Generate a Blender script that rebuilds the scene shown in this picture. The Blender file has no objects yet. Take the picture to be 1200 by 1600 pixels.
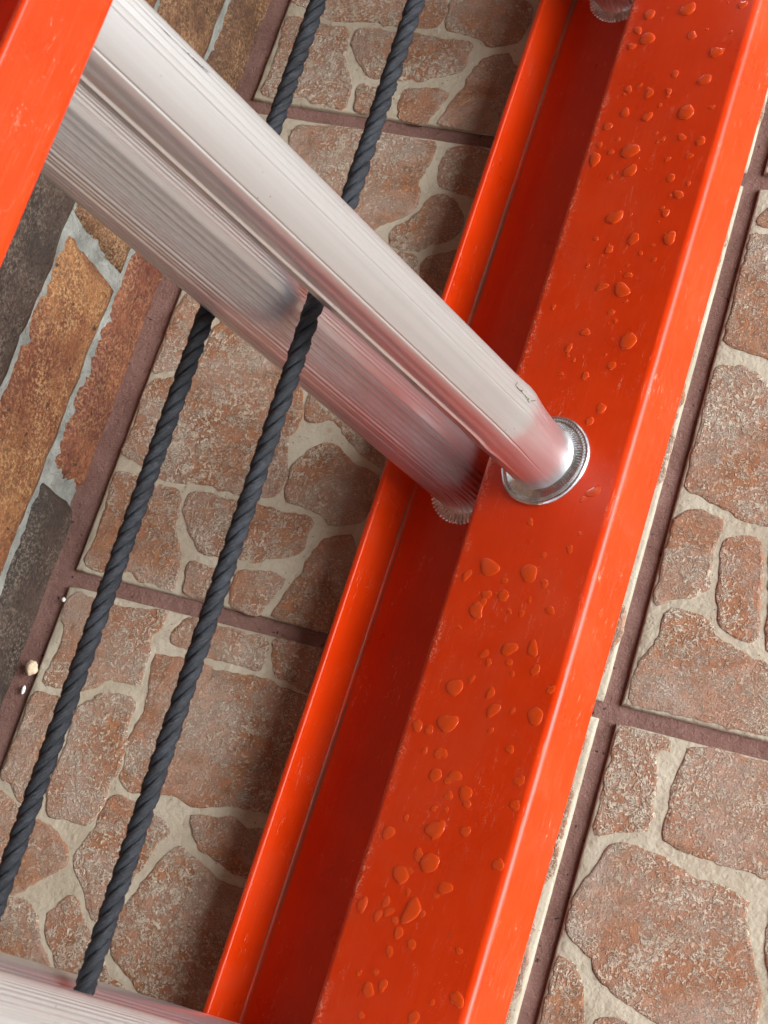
import bpy, bmesh, math, random
from mathutils import Vector, Matrix, noise

# ------------------------------------------------------------------ camera, sky, sun, exposure
SC = bpy.context.scene
COL = SC.collection

cam_d = bpy.data.cameras.new('camera')
cam = bpy.data.objects.new('camera', cam_d)
COL.objects.link(cam)
CR = ((0.931904, -0.206817, 0.297963), (0.293997, 0.911826, -0.286599), (-0.212416, 0.354683, 0.910538))
CP = (0.468285, -0.197443, 0.892074)
cam.matrix_world = Matrix([list(CR[i]) + [CP[i]] for i in range(3)] + [[0, 0, 0, 1]])
cam_d.sensor_fit = 'VERTICAL'
cam_d.sensor_height = 24.0
cam_d.lens = 24.0 * 2600 / 1600
cam_d.clip_start = 0.02
cam_d.clip_end = 400
cam_d.dof.use_dof = True
cam_d.dof.focus_distance = 0.93
cam_d.dof.aperture_fstop = 24
SC.camera = cam

SUN_EL, SUN_AZ = 36, 78          # soft overcast light from the open side, to the right and a little behind the rungs
world = bpy.data.worlds.new('World')
SC.world = world
world.use_nodes = True
nt = world.node_tree
bg = nt.nodes['Background']
sky = nt.nodes.new('ShaderNodeTexSky')
sky.sky_type = 'NISHITA'
sky.sun_disc = False
sky.sun_elevation = math.radians(SUN_EL)
sky.sun_rotation = math.radians(SUN_AZ)
sky.dust_density = 4.0
sky.ozone_density = 1.0
hs = nt.nodes.new('ShaderNodeHueSaturation')
hs.inputs['Saturation'].default_value = 0.0
nt.links.new(sky.outputs['Color'], hs.inputs['Color'])
tint = nt.nodes.new('ShaderNodeMix'); tint.data_type = 'RGBA'; tint.blend_type = 'MULTIPLY'
tint.inputs[0].default_value = 1.0
tint.inputs[7].default_value = (0.94, 1.0, 1.06, 1)      # grey cloud cover, faintly cool
nt.links.new(hs.outputs['Color'], tint.inputs[6])
nt.links.new(tint.outputs[2], bg.inputs['Color'])
bg.inputs['Strength'].default_value = 0.15

sun_d = bpy.data.lights.new('sun', 'SUN')
sun_d.energy = 1.4
sun_d.angle = math.radians(45)
sun_d.color = (1.0, 1.0, 0.985)
sun = bpy.data.objects.new('sun', sun_d)
COL.objects.link(sun)
_el, _az = math.radians(SUN_EL), math.radians(SUN_AZ)
sdir = Vector((math.sin(_az) * math.cos(_el), math.cos(_az) * math.cos(_el), math.sin(_el)))
sun.rotation_euler = sdir.to_track_quat('Z', 'Y').to_euler()

SC.view_settings.view_transform = 'Standard'
SC.view_settings.look = 'None'
SC.view_settings.gamma = 1.0
SC.view_settings.use_curve_mapping = False
SC.view_settings.exposure = 0.9

SC.cycles.max_bounces = 7
SC.cycles.diffuse_bounces = 4
random.seed(7)

# ------------------------------------------------------------------ helpers
def link(name, mesh, mat=None, parent=None):
    o = bpy.data.objects.new(name, mesh)
    COL.objects.link(o)
    if mat is not None and len(mesh.materials) == 0:
        mesh.materials.append(mat)
    if parent is not None:
        o.parent = parent
    return o

def empty(name, mw=None):
    o = bpy.data.objects.new(name, None)
    o.empty_display_size = 0.05
    COL.objects.link(o)
    if mw is not None:
        o.matrix_world = mw
    return o

def tag(o, label=None, cat=None, group=None, kind=None):
    if label: o['label'] = label
    if cat: o['category'] = cat
    if group: o['group'] = group
    if kind: o['kind'] = kind
    return o

def mesh_from(name, verts, faces, smooth=True):
    m = bpy.data.meshes.new(name)
    m.from_pydata(verts, [], faces)
    m.update()
    if smooth:
        m.polygons.foreach_set('use_smooth', [True] * len(m.polygons))
    return m

class NT:
    """small node-graph helper"""
    def __init__(self, name):
        self.m = bpy.data.materials.new(name)
        self.m.use_nodes = True
        self.t = self.m.node_tree
        self.b = self.t.nodes['Principled BSDF']
    def n(self, typ, **kw):
        nd = self.t.nodes.new(typ)
        for k, v in kw.items():
            setattr(nd, k, v)
        return nd
    def l(self, a, b):
        self.t.links.new(a, b)
    def val(self, sock, v):
        if hasattr(v, 'is_output'):
            self.l(v, sock)
        else:
            sock.default_value = v
    def coords(self, scale=(1, 1, 1), rnd=False, kind='Object'):
        tc = self.n('ShaderNodeTexCoord')
        mp = self.n('ShaderNodeMapping')
        self.l(tc.outputs[kind], mp.inputs['Vector'])
        mp.inputs['Scale'].default_value = scale
        if rnd:
            oi = self.n('ShaderNodeObjectInfo')
            ml = self.n('ShaderNodeMath', operation='MULTIPLY')
            self.l(oi.outputs['Random'], ml.inputs[0]); ml.inputs[1].default_value = 13.7
            cx = self.n('ShaderNodeCombineXYZ')
            for i in range(3): self.l(ml.outputs[0], cx.inputs[i])
            self.l(cx.outputs[0], mp.inputs['Location'])
        return mp.outputs[0]
    def noise(self, vec, scale, detail=4, rough=0.55, dist=0.0, out='Fac'):
        nd = self.n('ShaderNodeTexNoise')
        self.l(vec, nd.inputs['Vector'])
        nd.inputs['Scale'].default_value = scale
        nd.inputs['Detail'].default_value = detail
        nd.inputs['Roughness'].default_value = rough
        nd.inputs['Distortion'].default_value = dist
        return nd.outputs[out]
    def voronoi(self, vec, scale, feature='F1', out='Distance', rnd=1.0):
        nd = self.n('ShaderNodeTexVoronoi', feature=feature)
        self.l(vec, nd.inputs['Vector'])
        nd.inputs['Scale'].default_value = scale
        nd.inputs['Randomness'].default_value = rnd
        return nd.outputs[out]
    def ramp(self, fac, stops, interp='LINEAR'):
        nd = self.n('ShaderNodeValToRGB')
        cr = nd.color_ramp
        cr.interpolation = interp
        while len(cr.elements) < len(stops):
            cr.elements.new(0.5)
        for e, (p, c) in zip(cr.elements, stops):
            e.position = p
            e.color = (c, c, c, 1) if isinstance(c, (int, float)) else (*c, 1)
        self.l(fac, nd.inputs['Fac'])
        return nd.outputs['Color']
    def mix(self, fac, a, b, blend='MIX'):
        nd = self.n('ShaderNodeMix', data_type='RGBA', blend_type=blend)
        self.val(nd.inputs[0], fac)
        for s, v in ((nd.inputs[6], a), (nd.inputs[7], b)):
            if hasattr(v, 'is_output'): self.l(v, s)
            else: s.default_value = (*v, 1)
        return nd.outputs[2]
    def math(self, op, a, b=0.0, c=None):
        nd = self.n('ShaderNodeMath', operation=op)
        self.val(nd.inputs[0], a); self.val(nd.inputs[1], b)
        if c is not None: self.val(nd.inputs[2], c)
        return nd.outputs[0]
    def bump(self, height, strength=0.5, dist=0.001, prev=None):
        nd = self.n('ShaderNodeBump')
        nd.inputs['Strength'].default_value = strength
        nd.inputs['Distance'].default_value = dist
        self.l(height, nd.inputs['Height'])
        if prev is not None: self.l(prev, nd.inputs['Normal'])
        return nd.outputs[0]
    def set(self, **kw):
        names = dict(color='Base Color', rough='Roughness', metal='Metallic', normal='Normal', spec='Specular IOR Level',
                     coat='Coat Weight', coatr='Coat Roughness', aniso='Anisotropic', trans='Transmission Weight', ior='IOR')
        for k, v in kw.items():
            s = self.b.inputs[names[k]]
            if hasattr(v, 'is_output'): self.l(v, s)
            elif isinstance(v, tuple): s.default_value = (*v, 1)
            else: s.default_value = v
        return self.m

# ------------------------------------------------------------------ materials
def mat_stone():
    t = NT('stone_rust'); v = t.coords((1, 1, 1), rnd=True)
    fine = t.noise(v, 1100, 3, 0.6)
    mid = t.noise(v, 150, 5, 0.7)
    big = t.noise(v, 15, 3, 0.55, 0.5)
    col = t.mix(t.ramp(mid, [(0.34, 0), (0.66, 1)]), (0.20, 0.082, 0.038), (0.39, 0.172, 0.078))
    col = t.mix(t.ramp(t.noise(v, 45, 4, 0.6), [(0.42, 0), (0.64, 1)]), col, (0.31, 0.150, 0.088))
    # chalky worm-shaped flecks, denser where the large mask says so
    dense = t.ramp(big, [(0.42, 0), (0.62, 1)])
    def worms(scale, base, gain, gs, g0):
        w = t.noise(v, scale, 2, 0.5, 2.2)
        wl = t.math('ABSOLUTE', t.math('SUBTRACT', w, 0.5))
        thr = t.math('ADD', t.math('MULTIPLY', dense, gain), base)
        f = t.math('SUBTRACT', 1.25, t.math('DIVIDE', wl, thr)); f.node.use_clamp = True
        return t.math('MULTIPLY', f, t.ramp(t.noise(v, gs, 2, 0.6), [(g0, 0), (g0 + 0.09, 1)]))
    f1 = worms(150, 0.016, 0.050, 210, 0.50)
    f2 = worms(330, 0.018, 0.085, 120, 0.48)
    dots = t.math('MULTIPLY', t.ramp(t.noise(v, 520, 2, 0.5), [(0.555, 0), (0.62, 1)]), t.ramp(big, [(0.35, 0.15), (0.62, 1)]))
    fleck = t.math('MAXIMUM', t.math('MAXIMUM', f1, f2), dots)
    haze = t.ramp(t.noise(v, 24, 5, 0.7, 0.4), [(0.42, 0), (0.68, 0.66)])
    col = t.mix(haze, col, (0.40, 0.335, 0.275))
    col = t.mix(t.math('MULTIPLY', fleck, 0.80), col, (0.60, 0.52, 0.40))
    col = t.mix(t.ramp(fine, [(0.36, 0.40), (0.48, 0)]), col, (0.10, 0.05, 0.035))
    h = t.math('ADD', t.math('MULTIPLY', fleck, 0.9), t.math('ADD', mid, t.math('MULTIPLY', fine, 0.5)))
    return t.set(color=col, rough=0.75, spec=0.3, normal=t.bump(h, 0.9, 0.0010))

def mat_tile():
    t = NT('tile_vein_cream'); v = t.coords((1, 1, 1), rnd=True)
    n1 = t.noise(v, 300, 4, 0.6); n2 = t.noise(v, 22, 4, 0.55)
    col = t.mix(t.ramp(n2, [(0.35, 0), (0.65, 1)]), (0.36, 0.305, 0.222), (0.47, 0.415, 0.315))
    col = t.mix(t.ramp(t.noise(v, 160, 4, 0.7), [(0.60, 0), (0.74, 0.6)]), col, (0.27, 0.18, 0.12))
    col = t.mix(t.ramp(t.noise(v, 420, 2, 0.5), [(0.70, 0), (0.75, 0.8)]), col, (0.06, 0.05, 0.045))
    return t.set(color=col, rough=0.72, spec=0.3, normal=t.bump(t.math('ADD', n1, t.math('MULTIPLY', t.noise(v, 90, 3), 1.5)), 0.7, 0.0012))

def mat_grout():
    t = NT('grout_mauve'); v = t.coords()
    n = t.noise(v, 700, 4, 0.7); b = t.noise(v, 25, 5, 0.6)
    col = t.mix(t.ramp(b, [(0.3, 0), (0.7, 1)]), (0.17, 0.088, 0.070), (0.25, 0.14, 0.115))
    col = t.mix(t.ramp(n, [(0.55, 0), (0.75, 0.6)]), col, (0.36, 0.27, 0.23))
    col = t.mix(t.ramp(t.noise(v, 240, 3, 0.6), [(0.66, 0), (0.71, 0.9)]), col, (0.03, 0.02, 0.018))
    return t.set(color=col, rough=0.9, spec=0.15, normal=t.bump(t.math('ADD', n, t.math('MULTIPLY', t.noise(v, 140, 4), 2.0)), 0.8, 0.0012))

def mat_ground():
    t = NT('outer_paving'); v = t.coords()
    col = t.mix(t.ramp(t.noise(v, 8, 6, 0.7), [(0.35, 0), (0.65, 1)]), (0.22, 0.13, 0.09), (0.36, 0.27, 0.20))
    return t.set(color=col, rough=0.9)

def mat_brick(name, a, b, speck, speck_amt, dark_amt):
    t = NT(name); v = t.coords((1, 1, 1), rnd=True)
    big = t.noise(v, 16, 4, 0.6, 0.5); mid = t.noise(v, 110, 5, 0.75); fine = t.noise(v, 480, 4, 0.75)
    col = t.mix(t.ramp(big, [(0.40, 0), (0.60, 1)]), a, b)
    col = t.mix(t.ramp(mid, [(0.40, 0.55), (0.55, 0)]), col, tuple(x * 0.5 for x in a))
    sp = t.math('MULTIPLY', t.ramp(fine, [(0.48, 0), (0.58, 1)]), t.ramp(t.noise(v, 30, 4, 0.6), [(0.34, 0.1), (0.60, 1)]))
    col = t.mix(t.math('MULTIPLY', sp, speck_amt), col, speck)
    col = t.mix(t.math('MULTIPLY', t.ramp(t.noise(v, 640, 3, 0.6), [(0.40, 1), (0.48, 0)]), dark_amt), col, (0.03, 0.018, 0.012))
    col = t.mix(t.ramp(t.noise(v, 130, 2, 0.5), [(0.69, 0), (0.73, 0.85)]), col, (0.02, 0.013, 0.01))
    h = t.math('ADD', t.math('MULTIPLY', mid, 1.6), fine)
    return t.set(color=col, rough=0.55, spec=0.5, normal=t.bump(h, 1.0, 0.0015))

def mat_mortar():
    t = NT('mortar_grey'); v = t.coords()
    n = t.noise(v, 420, 5, 0.75); b = t.noise(v, 50, 5, 0.6)
    col = t.mix(t.ramp(b, [(0.35, 0), (0.65, 1)]), (0.23, 0.23, 0.20), (0.39, 0.39, 0.34))
    col = t.mix(t.ramp(n, [(0.56, 0), (0.68, 0.7)]), col, (0.13, 0.12, 0.10))
    return t.set(color=col, rough=0.95, spec=0.1, normal=t.bump(t.math('ADD', n, b), 1.0, 0.0022))

def mat_wall_far():
    t = NT('brickwork_above'); v = t.coords((1, 1, 1))
    rot = t.n('ShaderNodeMapping'); t.l(v, rot.inputs['Vector'])
    rot.inputs['Rotation'].default_value = (0, math.radians(90), math.radians(90))
    br = t.n('ShaderNodeTexBrick'); t.l(rot.outputs[0], br.inputs['Vector'])
    br.inputs['Color1'].default_value = (0.20, 0.07, 0.035, 1); br.inputs['Color2'].default_value = (0.10, 0.05, 0.03, 1)
    br.inputs['Mortar'].default_value = (0.34, 0.33, 0.29, 1)
    br.inputs['Scale'].default_value = 1.0; br.inputs['Brick Width'].default_value = 0.24
    br.inputs['Row Height'].default_value = 0.077; br.inputs['Mortar Size'].default_value = 0.0055
    return t.set(color=br.outputs['Color'], rough=0.85)

def mat_orange():
    """pultruded fibreglass: glossy orange resin, scuffs, faint fibre streaks; coordinates are the ladder's own (x across, y along the rail, z along the rungs)"""
    t = NT('orange_fibreglass'); v = t.coords()
    vs = t.coords((1, 0.06, 1))
    streak = t.noise(vs, 420, 3, 0.6)
    cloud = t.noise(v, 24, 5, 0.6)
    col = t.mix(t.ramp(cloud, [(0.35, 0), (0.7, 1)]), (0.63, 0.033, 0.0015), (0.70, 0.042, 0.0020))
    col = t.mix(t.ramp(streak, [(0.40, 0.10), (0.62, 0)]), col, (0.50, 0.026, 0.002))
    # scuffs: short pale hair scratches of any direction
    def hair(scale, rotz, w, lo, gate_scale, gate_lo):
        mp = t.n('ShaderNodeMapping'); t.l(v, mp.inputs['Vector'])
        mp.inputs['Rotation'].default_value = (0, 0, rotz); mp.inputs['Scale'].default_value = (1, 0.22, 1)
        nz = t.noise(mp.outputs[0], scale, 2, 0.5, 0.9)
        a = t.math('ABSOLUTE', t.math('SUBTRACT', nz, 0.5))
        ln = t.math('SUBTRACT', 1.0, t.math('DIVIDE', a, w)); ln.node.use_clamp = True
        gt = t.ramp(t.noise(mp.outputs[0], gate_scale, 3, 0.6), [(gate_lo, 0), (gate_lo + 0.06, 1)])
        return t.math('MULTIPLY', ln, gt)
    s = t.math('MAXIMUM', hair(330, 0.5, 0.014, 0, 190, 0.585), hair(400, -0.8, 0.014, 0, 230, 0.59))
    s = t.math('MAXIMUM', s, hair(300, 1.5, 0.012, 0, 170, 0.60))
    s = t.math('MAXIMUM', s, t.math('MULTIPLY', t.ramp(t.noise(v, 900, 2, 0.5), [(0.66, 0), (0.70, 1)]), t.ramp(t.noise(v, 45, 3, 0.6), [(0.52, 0), (0.66, 0.8)])))
    s = t.math('MULTIPLY', s, t.ramp(t.noise(v, 21, 4, 0.65), [(0.44, 0.08), (0.62, 1)]))
    # abraded free edge of the sliding rail (x = 74 to 80 mm): bare pale fibres
    sx = t.n('ShaderNodeSeparateXYZ'); t.l(v, sx.inputs[0])
    edge = t.math('SUBTRACT', 1.0, t.math('DIVIDE', t.math('ABSOLUTE', t.math('SUBTRACT', sx.outputs[0], 0.0785)), 0.0045)); edge.node.use_clamp = True
    wear = t.math('MULTIPLY', edge, t.math('MULTIPLY', t.ramp(t.noise(v, 480, 3, 0.6, 1.5), [(0.52, 0), (0.60, 1)]), t.ramp(t.noise(v, 38, 3, 0.6), [(0.42, 0), (0.55, 1)])))
    edge2 = t.math('SUBTRACT', 1.0, t.math('DIVIDE', t.math('ABSOLUTE', t.math('SUBTRACT', sx.outputs[0], 0.1585)), 0.0025)); edge2.node.use_clamp = True
    wear2 = t.math('MULTIPLY', edge2, t.ramp(t.noise(vs, 900, 3, 0.6), [(0.60, 0), (0.68, 0.4)]))
    s = t.math('MAXIMUM', s, t.math('MAXIMUM', wear, wear2))
    col = t.mix(t.math('MULTIPLY', s, 0.75), col, (0.80, 0.34, 0.22))
    # brown dirt packed in the inner corner of the channel lying on the floor
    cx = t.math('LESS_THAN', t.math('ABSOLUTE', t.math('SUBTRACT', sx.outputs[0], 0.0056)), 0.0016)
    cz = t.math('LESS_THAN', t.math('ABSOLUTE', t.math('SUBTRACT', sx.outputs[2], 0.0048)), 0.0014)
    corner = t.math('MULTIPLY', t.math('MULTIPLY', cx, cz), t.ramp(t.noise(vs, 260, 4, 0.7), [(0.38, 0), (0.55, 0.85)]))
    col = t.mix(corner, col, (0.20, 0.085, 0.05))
    dust = t.ramp(t.noise(v, 13, 5, 0.7, 0.5), [(0.52, 0), (0.74, 0.12)])
    col = t.mix(dust, col, (0.52, 0.15, 0.085))
    fib = t.noise(t.coords((1, 0.02, 1)), 1500, 2, 0.5)
    col = t.mix(t.ramp(fib, [(0.56, 0), (0.70, 0.16)]), col, (0.76, 0.085, 0.015))
    grime = t.ramp(t.noise(v, 60, 4, 0.65), [(0.66, 0), (0.78, 0.5)])
    col = t.mix(grime, col, (0.30, 0.075, 0.04))
    rough = t.math('ADD', t.math('MULTIPLY', t.ramp(cloud, [(0.3, 0), (0.7, 1)]), 0.12), t.math('ADD', t.math('MULTIPLY', s, 0.25), 0.25))
    bm = t.bump(t.math('ADD', streak, t.math('MULTIPLY', t.noise(v, 160, 3), 0.8)), 0.10, 0.0006)
    return t.set(color=col, rough=rough, spec=0.32, normal=bm)

def mat_alu():
    t = NT('extruded_aluminium'); vs = t.coords((1, 1, 0.012)); v = t.coords()
    st = t.noise(vs, 900, 3, 0.65)
    st2 = t.noise(vs, 170, 3, 0.6)
    cl = t.noise(v, 40, 5, 0.65)
    col = t.mix(t.ramp(st2, [(0.35, 0), (0.65, 1)]), (0.69, 0.695, 0.69), (0.79, 0.80, 0.80))
    dot = t.math('MULTIPLY', t.ramp(t.voronoi(v, 210), [(0.05, 1), (0.10, 0)]), t.ramp(t.noise(v, 55, 2, 0.5), [(0.60, 0), (0.64, 0.8)]))
    col = t.mix(dot, col, (0.34, 0.33, 0.33))
    rough = 0.30
    col = t.mix(t.ramp(cl, [(0.56, 0), (0.74, 0.25)]), col, (0.60, 0.58, 0.55))
    b = t.bump(st, 0.06, 0.0006)
    # oxidised extrusion: a soft whitish skin over bright metal
    return t.set(color=col, metal=0.88, rough=rough, spec=0.6, normal=b)

def mat_collar():
    t = NT('swaged_aluminium'); v = t.coords()
    cl = t.noise(v, 150, 5, 0.65)
    col = t.mix(t.ramp(cl, [(0.45, 0), (0.68, 0.75)]), (0.80, 0.80, 0.80), (0.42, 0.41, 0.41))
    return t.set(color=col, metal=1.0, rough=0.27, normal=t.bump(t.noise(v, 500, 3), 0.25, 0.0008))

def mat_rope():
    t = NT('black_twisted_fibre'); v = t.coords((1, 1, 1), kind='UV')
    mp = t.n('ShaderNodeMapping'); t.l(v, mp.inputs['Vector'])
    mp.inputs['Scale'].default_value = (1.0, 0.05, 1)
    fb = t.noise(mp.outputs[0], 3.2, 4, 0.7)
    vo = t.coords()
    du = t.noise(vo, 60, 5, 0.65)
    col = t.mix(t.ramp(fb, [(0.3, 0), (0.7, 1)]), (0.006, 0.007, 0.008), (0.030, 0.033, 0.040))
    col = t.mix(t.ramp(du, [(0.5, 0), (0.72, 0.55)]), col, (0.050, 0.057, 0.070))
    return t.set(color=col, rough=0.55, spec=0.4, normal=t.bump(fb, 0.9, 0.0012))

def mat_water():
    """half-clear bead: mirrors the sky by Fresnel; refracted light is painted as orange body and dim rim"""
    t = NT('orange_tinted_water')
    lw = t.n('ShaderNodeLayerWeight'); lw.inputs['Blend'].default_value = 0.5
    tr = t.n('ShaderNodeBsdfTransparent')
    t.l(t.ramp(lw.outputs['Facing'], [(0.30, 1.0), (0.55, 0.90), (0.85, 0.45)]), tr.inputs['Color'])  # dark rim of the bead painted into the tint by facing angle
    t.set(color=(0.90, 0.085, 0.007), rough=0.02, ior=1.36, spec=0.8, coat=1.0, coatr=0.0)  # orange body colour stands in for light the bead gathers from the rail
    mx = t.n('ShaderNodeMixShader'); mx.inputs[0].default_value = 0.64
    out = [n for n in t.t.nodes if n.type == 'OUTPUT_MATERIAL'][0]
    t.l(tr.outputs[0], mx.inputs[1]); t.l(t.b.outputs[0], mx.inputs[2]); t.l(mx.outputs[0], out.inputs['Surface'])
    return t.m

def mat_plain(name, col, rough=0.8):
    t = NT(name); v = t.coords()
    c = t.mix(t.ramp(t.noise(v, 300, 4, 0.6), [(0.35, 0), (0.65, 1)]), tuple(x * 0.7 for x in col), col)
    return t.set(color=c, rough=rough)

M_STONE, M_TILE, M_GROUT, M_GROUND = mat_stone(), mat_tile(), mat_grout(), mat_ground()
M_BR = {'dark': mat_brick('brick_dark', (0.040, 0.026, 0.019), (0.085, 0.052, 0.037), (0.30, 0.23, 0.16), 0.5, 0.7),
        'orange': mat_brick('brick_orange', (0.20, 0.050, 0.018), (0.33, 0.135, 0.045), (0.62, 0.38, 0.17), 0.62, 0.45),
        'red': mat_brick('brick_red', (0.15, 0.034, 0.019), (0.28, 0.085, 0.036), (0.52, 0.29, 0.12), 0.5, 0.5),
        'brown': mat_brick('brick_brown', (0.13, 0.055, 0.024), (0.24, 0.105, 0.045), (0.56, 0.35, 0.17), 0.6, 0.6)}
M_MORTAR, M_WALL = mat_mortar(), mat_wall_far()
M_ORANGE, M_ALU, M_COLLAR, M_ROPE, M_WATER = mat_orange(), mat_alu(), mat_collar(), mat_rope(), mat_water()

# ------------------------------------------------------------------ floor: grout bed, moulded tiles, stones on each tile
# outlines in millimetres from a tile's own corner
P_A=[[(-2,71),(5,47),(6,24),(4,13),(6,9),(20,9),(35,12),(44,9),(53,9),(63,7),(65,13),(64,24),(62,29),(57,38),(52,48),(51,57),(47,68),(37,68),(21,70),(6,71)],[(54,67),(64,70),(79,69),(90,71),(102,70),(117,69),(130,70),(135,67),(135,57),(134,48),(123,42),(110,37),(99,35),(86,34),(75,34),(68,40),(61,48),(56,54),(54,62)],[(70,26),(80,26),(90,25),(93,22),(94,13),(91,7),(83,6),(73,8),(71,16)],[(102,27),(112,30),(127,31),(131,29),(128,21),(124,11),(121,5),(109,6),(103,8),(101,18)],[(154,62),(161,64),(167,57),(175,56),(190,59),(198,25),(198,7),(182,6),(166,6),(154,6),(143,6),(131,7),(132,11),(135,23),(140,36),(143,50),(147,58)],[(126,117),(136,116),(147,109),(162,105),(167,102),(168,91),(166,78),(161,73),(149,69),(143,72),(132,75),(120,77),(115,79),(113,90),(113,100),(119,110)],[(3,133),(17,139),(30,151),(33,178),(44,191),(67,183),(89,165),(102,145),(107,129),(104,113),(108,99),(110,89),(107,79),(92,76),(78,75),(67,76),(58,76),(41,73),(31,74),(17,80),(3,84),(2,93),(2,107)],[(1,189),(12,201),(23,199),(32,193),(26,179),(25,155),(18,147),(3,141),(1,160)],[(37,327),(53,331),(69,333),(88,333),(106,333),(125,332),(132,332),(134,322),(131,310),(131,300),(135,287),(130,278),(121,273),(113,266),(104,258),(92,252),(73,252),(64,235),(46,234),(38,262),(38,302)],[(145,330),(157,333),(171,332),(183,327),(182,307),(175,294),(167,298),(158,300),(146,303),(142,312),(142,322)],[(145,295),(154,295),(164,286),(167,279),(166,271),(160,264),(150,261),(145,256),(134,255),(126,257),(125,266),(132,273),(138,282),(141,290)],[(153,251),(162,255),(178,262),(188,252),(187,232),(178,215),(167,217),(156,229),(151,242)],[(129,249),(135,251),(145,250),(147,241),(153,229),(160,217),(150,209),(130,224),(122,238)],[(108,145),(113,156),(134,155),(159,136),(174,123),(171,110),(155,115),(143,122),(131,132),(126,134),(113,129),(109,136)]]
P_B=[[(7,331),(18,330),(35,329),(48,330),(64,334),(67,333),(66,324),(62,316),(64,307),(65,299),(65,288),(56,287),(44,285),(38,279),(30,275),(19,274),(7,275),(7,284),(9,294),(9,303),(3,318),(3,326)],[(2,264),(12,267),(27,266),(30,250),(29,236),(29,220),(30,210),(21,204),(10,212),(0,216),(1,229),(1,246)],[(45,276),(63,279),(67,276),(67,264),(70,250),(71,237),(69,229),(69,215),(66,204),(63,202),(52,202),(41,202),(35,212),(34,223),(35,237),(34,255),(34,265),(41,271)],[(70,307),(84,308),(99,309),(105,307),(122,307),(141,309),(150,306),(166,305),(179,303),(188,261),(188,241),(178,239),(161,237),(152,236),(144,235),(127,230),(121,229),(111,232),(102,231),(88,228),(79,228),(75,231),(74,241),(72,251),(72,261),(75,273),(73,283),(71,293),(70,302)],[(81,333),(91,332),(102,332),(118,332),(131,332),(134,326),(134,319),(134,314),(121,314),(110,314),(101,314),(85,316),(76,317),(76,325)],[(137,333),(151,334),(167,334),(182,331),(182,310),(168,309),(155,311),(145,313),(141,319),(138,327)],[(74,221),(87,222),(94,221),(104,217),(113,211),(108,202),(105,191),(102,184),(98,176),(92,167),(88,154),(82,159),(76,168),(70,174),(66,177),(64,187),(68,195),(70,203),(71,212)],[(6,206),(19,200),(32,196),(45,194),(52,190),(58,185),(60,178),(55,173),(48,166),(41,158),(32,153),(19,152),(0,172),(-7,200)],[(13,144),(39,151),(48,150),(56,143),(61,134),(69,125),(75,116),(73,105),(49,95),(23,105)],[(64,154),(68,161),(74,160),(79,154),(85,149),(90,144),(94,140),(102,133),(108,127),(121,121),(115,106),(97,104),(82,115),(73,128),(66,136),(62,142),(61,149)],[(122,204),(130,202),(140,198),(151,193),(162,192),(175,191),(189,167),(190,139),(169,120),(137,123),(127,126),(117,132),(108,137),(103,142),(102,150),(102,162),(106,172),(111,185),(116,197)],[(124,223),(139,226),(148,228),(157,224),(167,226),(181,219),(183,202),(170,200),(156,201),(148,204),(140,206),(132,209),(127,216)]]
P_C=[[(5,334),(15,335),(25,334),(30,332),(31,327),(27,327),(24,323),(26,316),(29,305),(29,297),(31,290),(30,282),(24,281),(15,278),(5,273),(1,277),(3,282),(1,293),(1,308),(0,323),(2,331)],[(41,330),(50,333),(59,334),(69,333),(83,333),(108,334),(123,310),(124,280),(107,276),(95,275),(84,276),(73,276),(61,277),(48,278),(40,280),(39,287),(39,297),(38,308),(39,314),(40,323)],[(14,269),(24,272),(32,272),(42,270),(51,267),(64,264),(75,264),(85,261),(89,259),(89,253),(92,247),(95,237),(100,227),(105,218),(106,207),(104,200),(91,189),(73,187),(65,188),(59,190),(51,192),(46,194),(37,196),(31,199),(26,202),(21,208),(15,214),(8,217),(3,221),(0,228),(1,236),(5,246),(10,257),(12,264)],[(2,206),(9,205),(14,201),(18,195),(21,187),(23,177),(25,165),(22,153),(0,152),(2,165),(2,175),(2,190),(2,200)],[(30,181),(39,184),(51,183),(61,180),(73,179),(75,160),(52,151),(37,152),(32,172)],[(104,267),(122,274),(130,253),(131,219),(116,213),(107,229),(102,247)]]
P_D=[[(3,213),(10,215),(19,216),(28,212),(33,207),(47,203),(64,201),(73,159),(63,155),(66,129),(53,124),(38,125),(30,129),(19,131),(13,135),(5,136),(3,141),(1,156),(0,171),(2,188),(3,203)],[(2,118),(8,123),(16,124),(24,123),(28,122),(29,116),(27,109),(27,99),(29,88),(30,81),(24,76),(18,72),(11,70),(5,65),(2,67),(1,81),(1,100),(1,112)],[(34,111),(41,114),(48,115),(51,112),(54,102),(56,94),(58,84),(59,74),(61,65),(61,58),(54,57),(47,59),(42,62),(39,69),(35,81),(34,94),(32,103)],[(14,64),(20,65),(27,65),(34,62),(39,57),(45,53),(53,50),(62,47),(70,45),(83,42),(97,32),(96,11),(84,10),(77,9),(70,8),(61,8),(49,8),(36,8),(26,8),(15,8),(7,7),(4,10),(0,15),(1,20),(4,31),(9,42),(11,53),(10,61)],[(58,116),(72,118),(87,107),(99,51),(85,46),(71,52),(67,60),(65,75),(61,95)],[(2,302),(12,303),(27,304),(46,301),(66,210),(46,216),(30,225),(16,227),(6,230),(3,235),(4,247),(2,264),(1,287),(2,298)],[(4,312),(5,317),(8,321),(17,327),(37,328),(44,309),(26,309),(15,309),(5,310)]]
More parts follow.
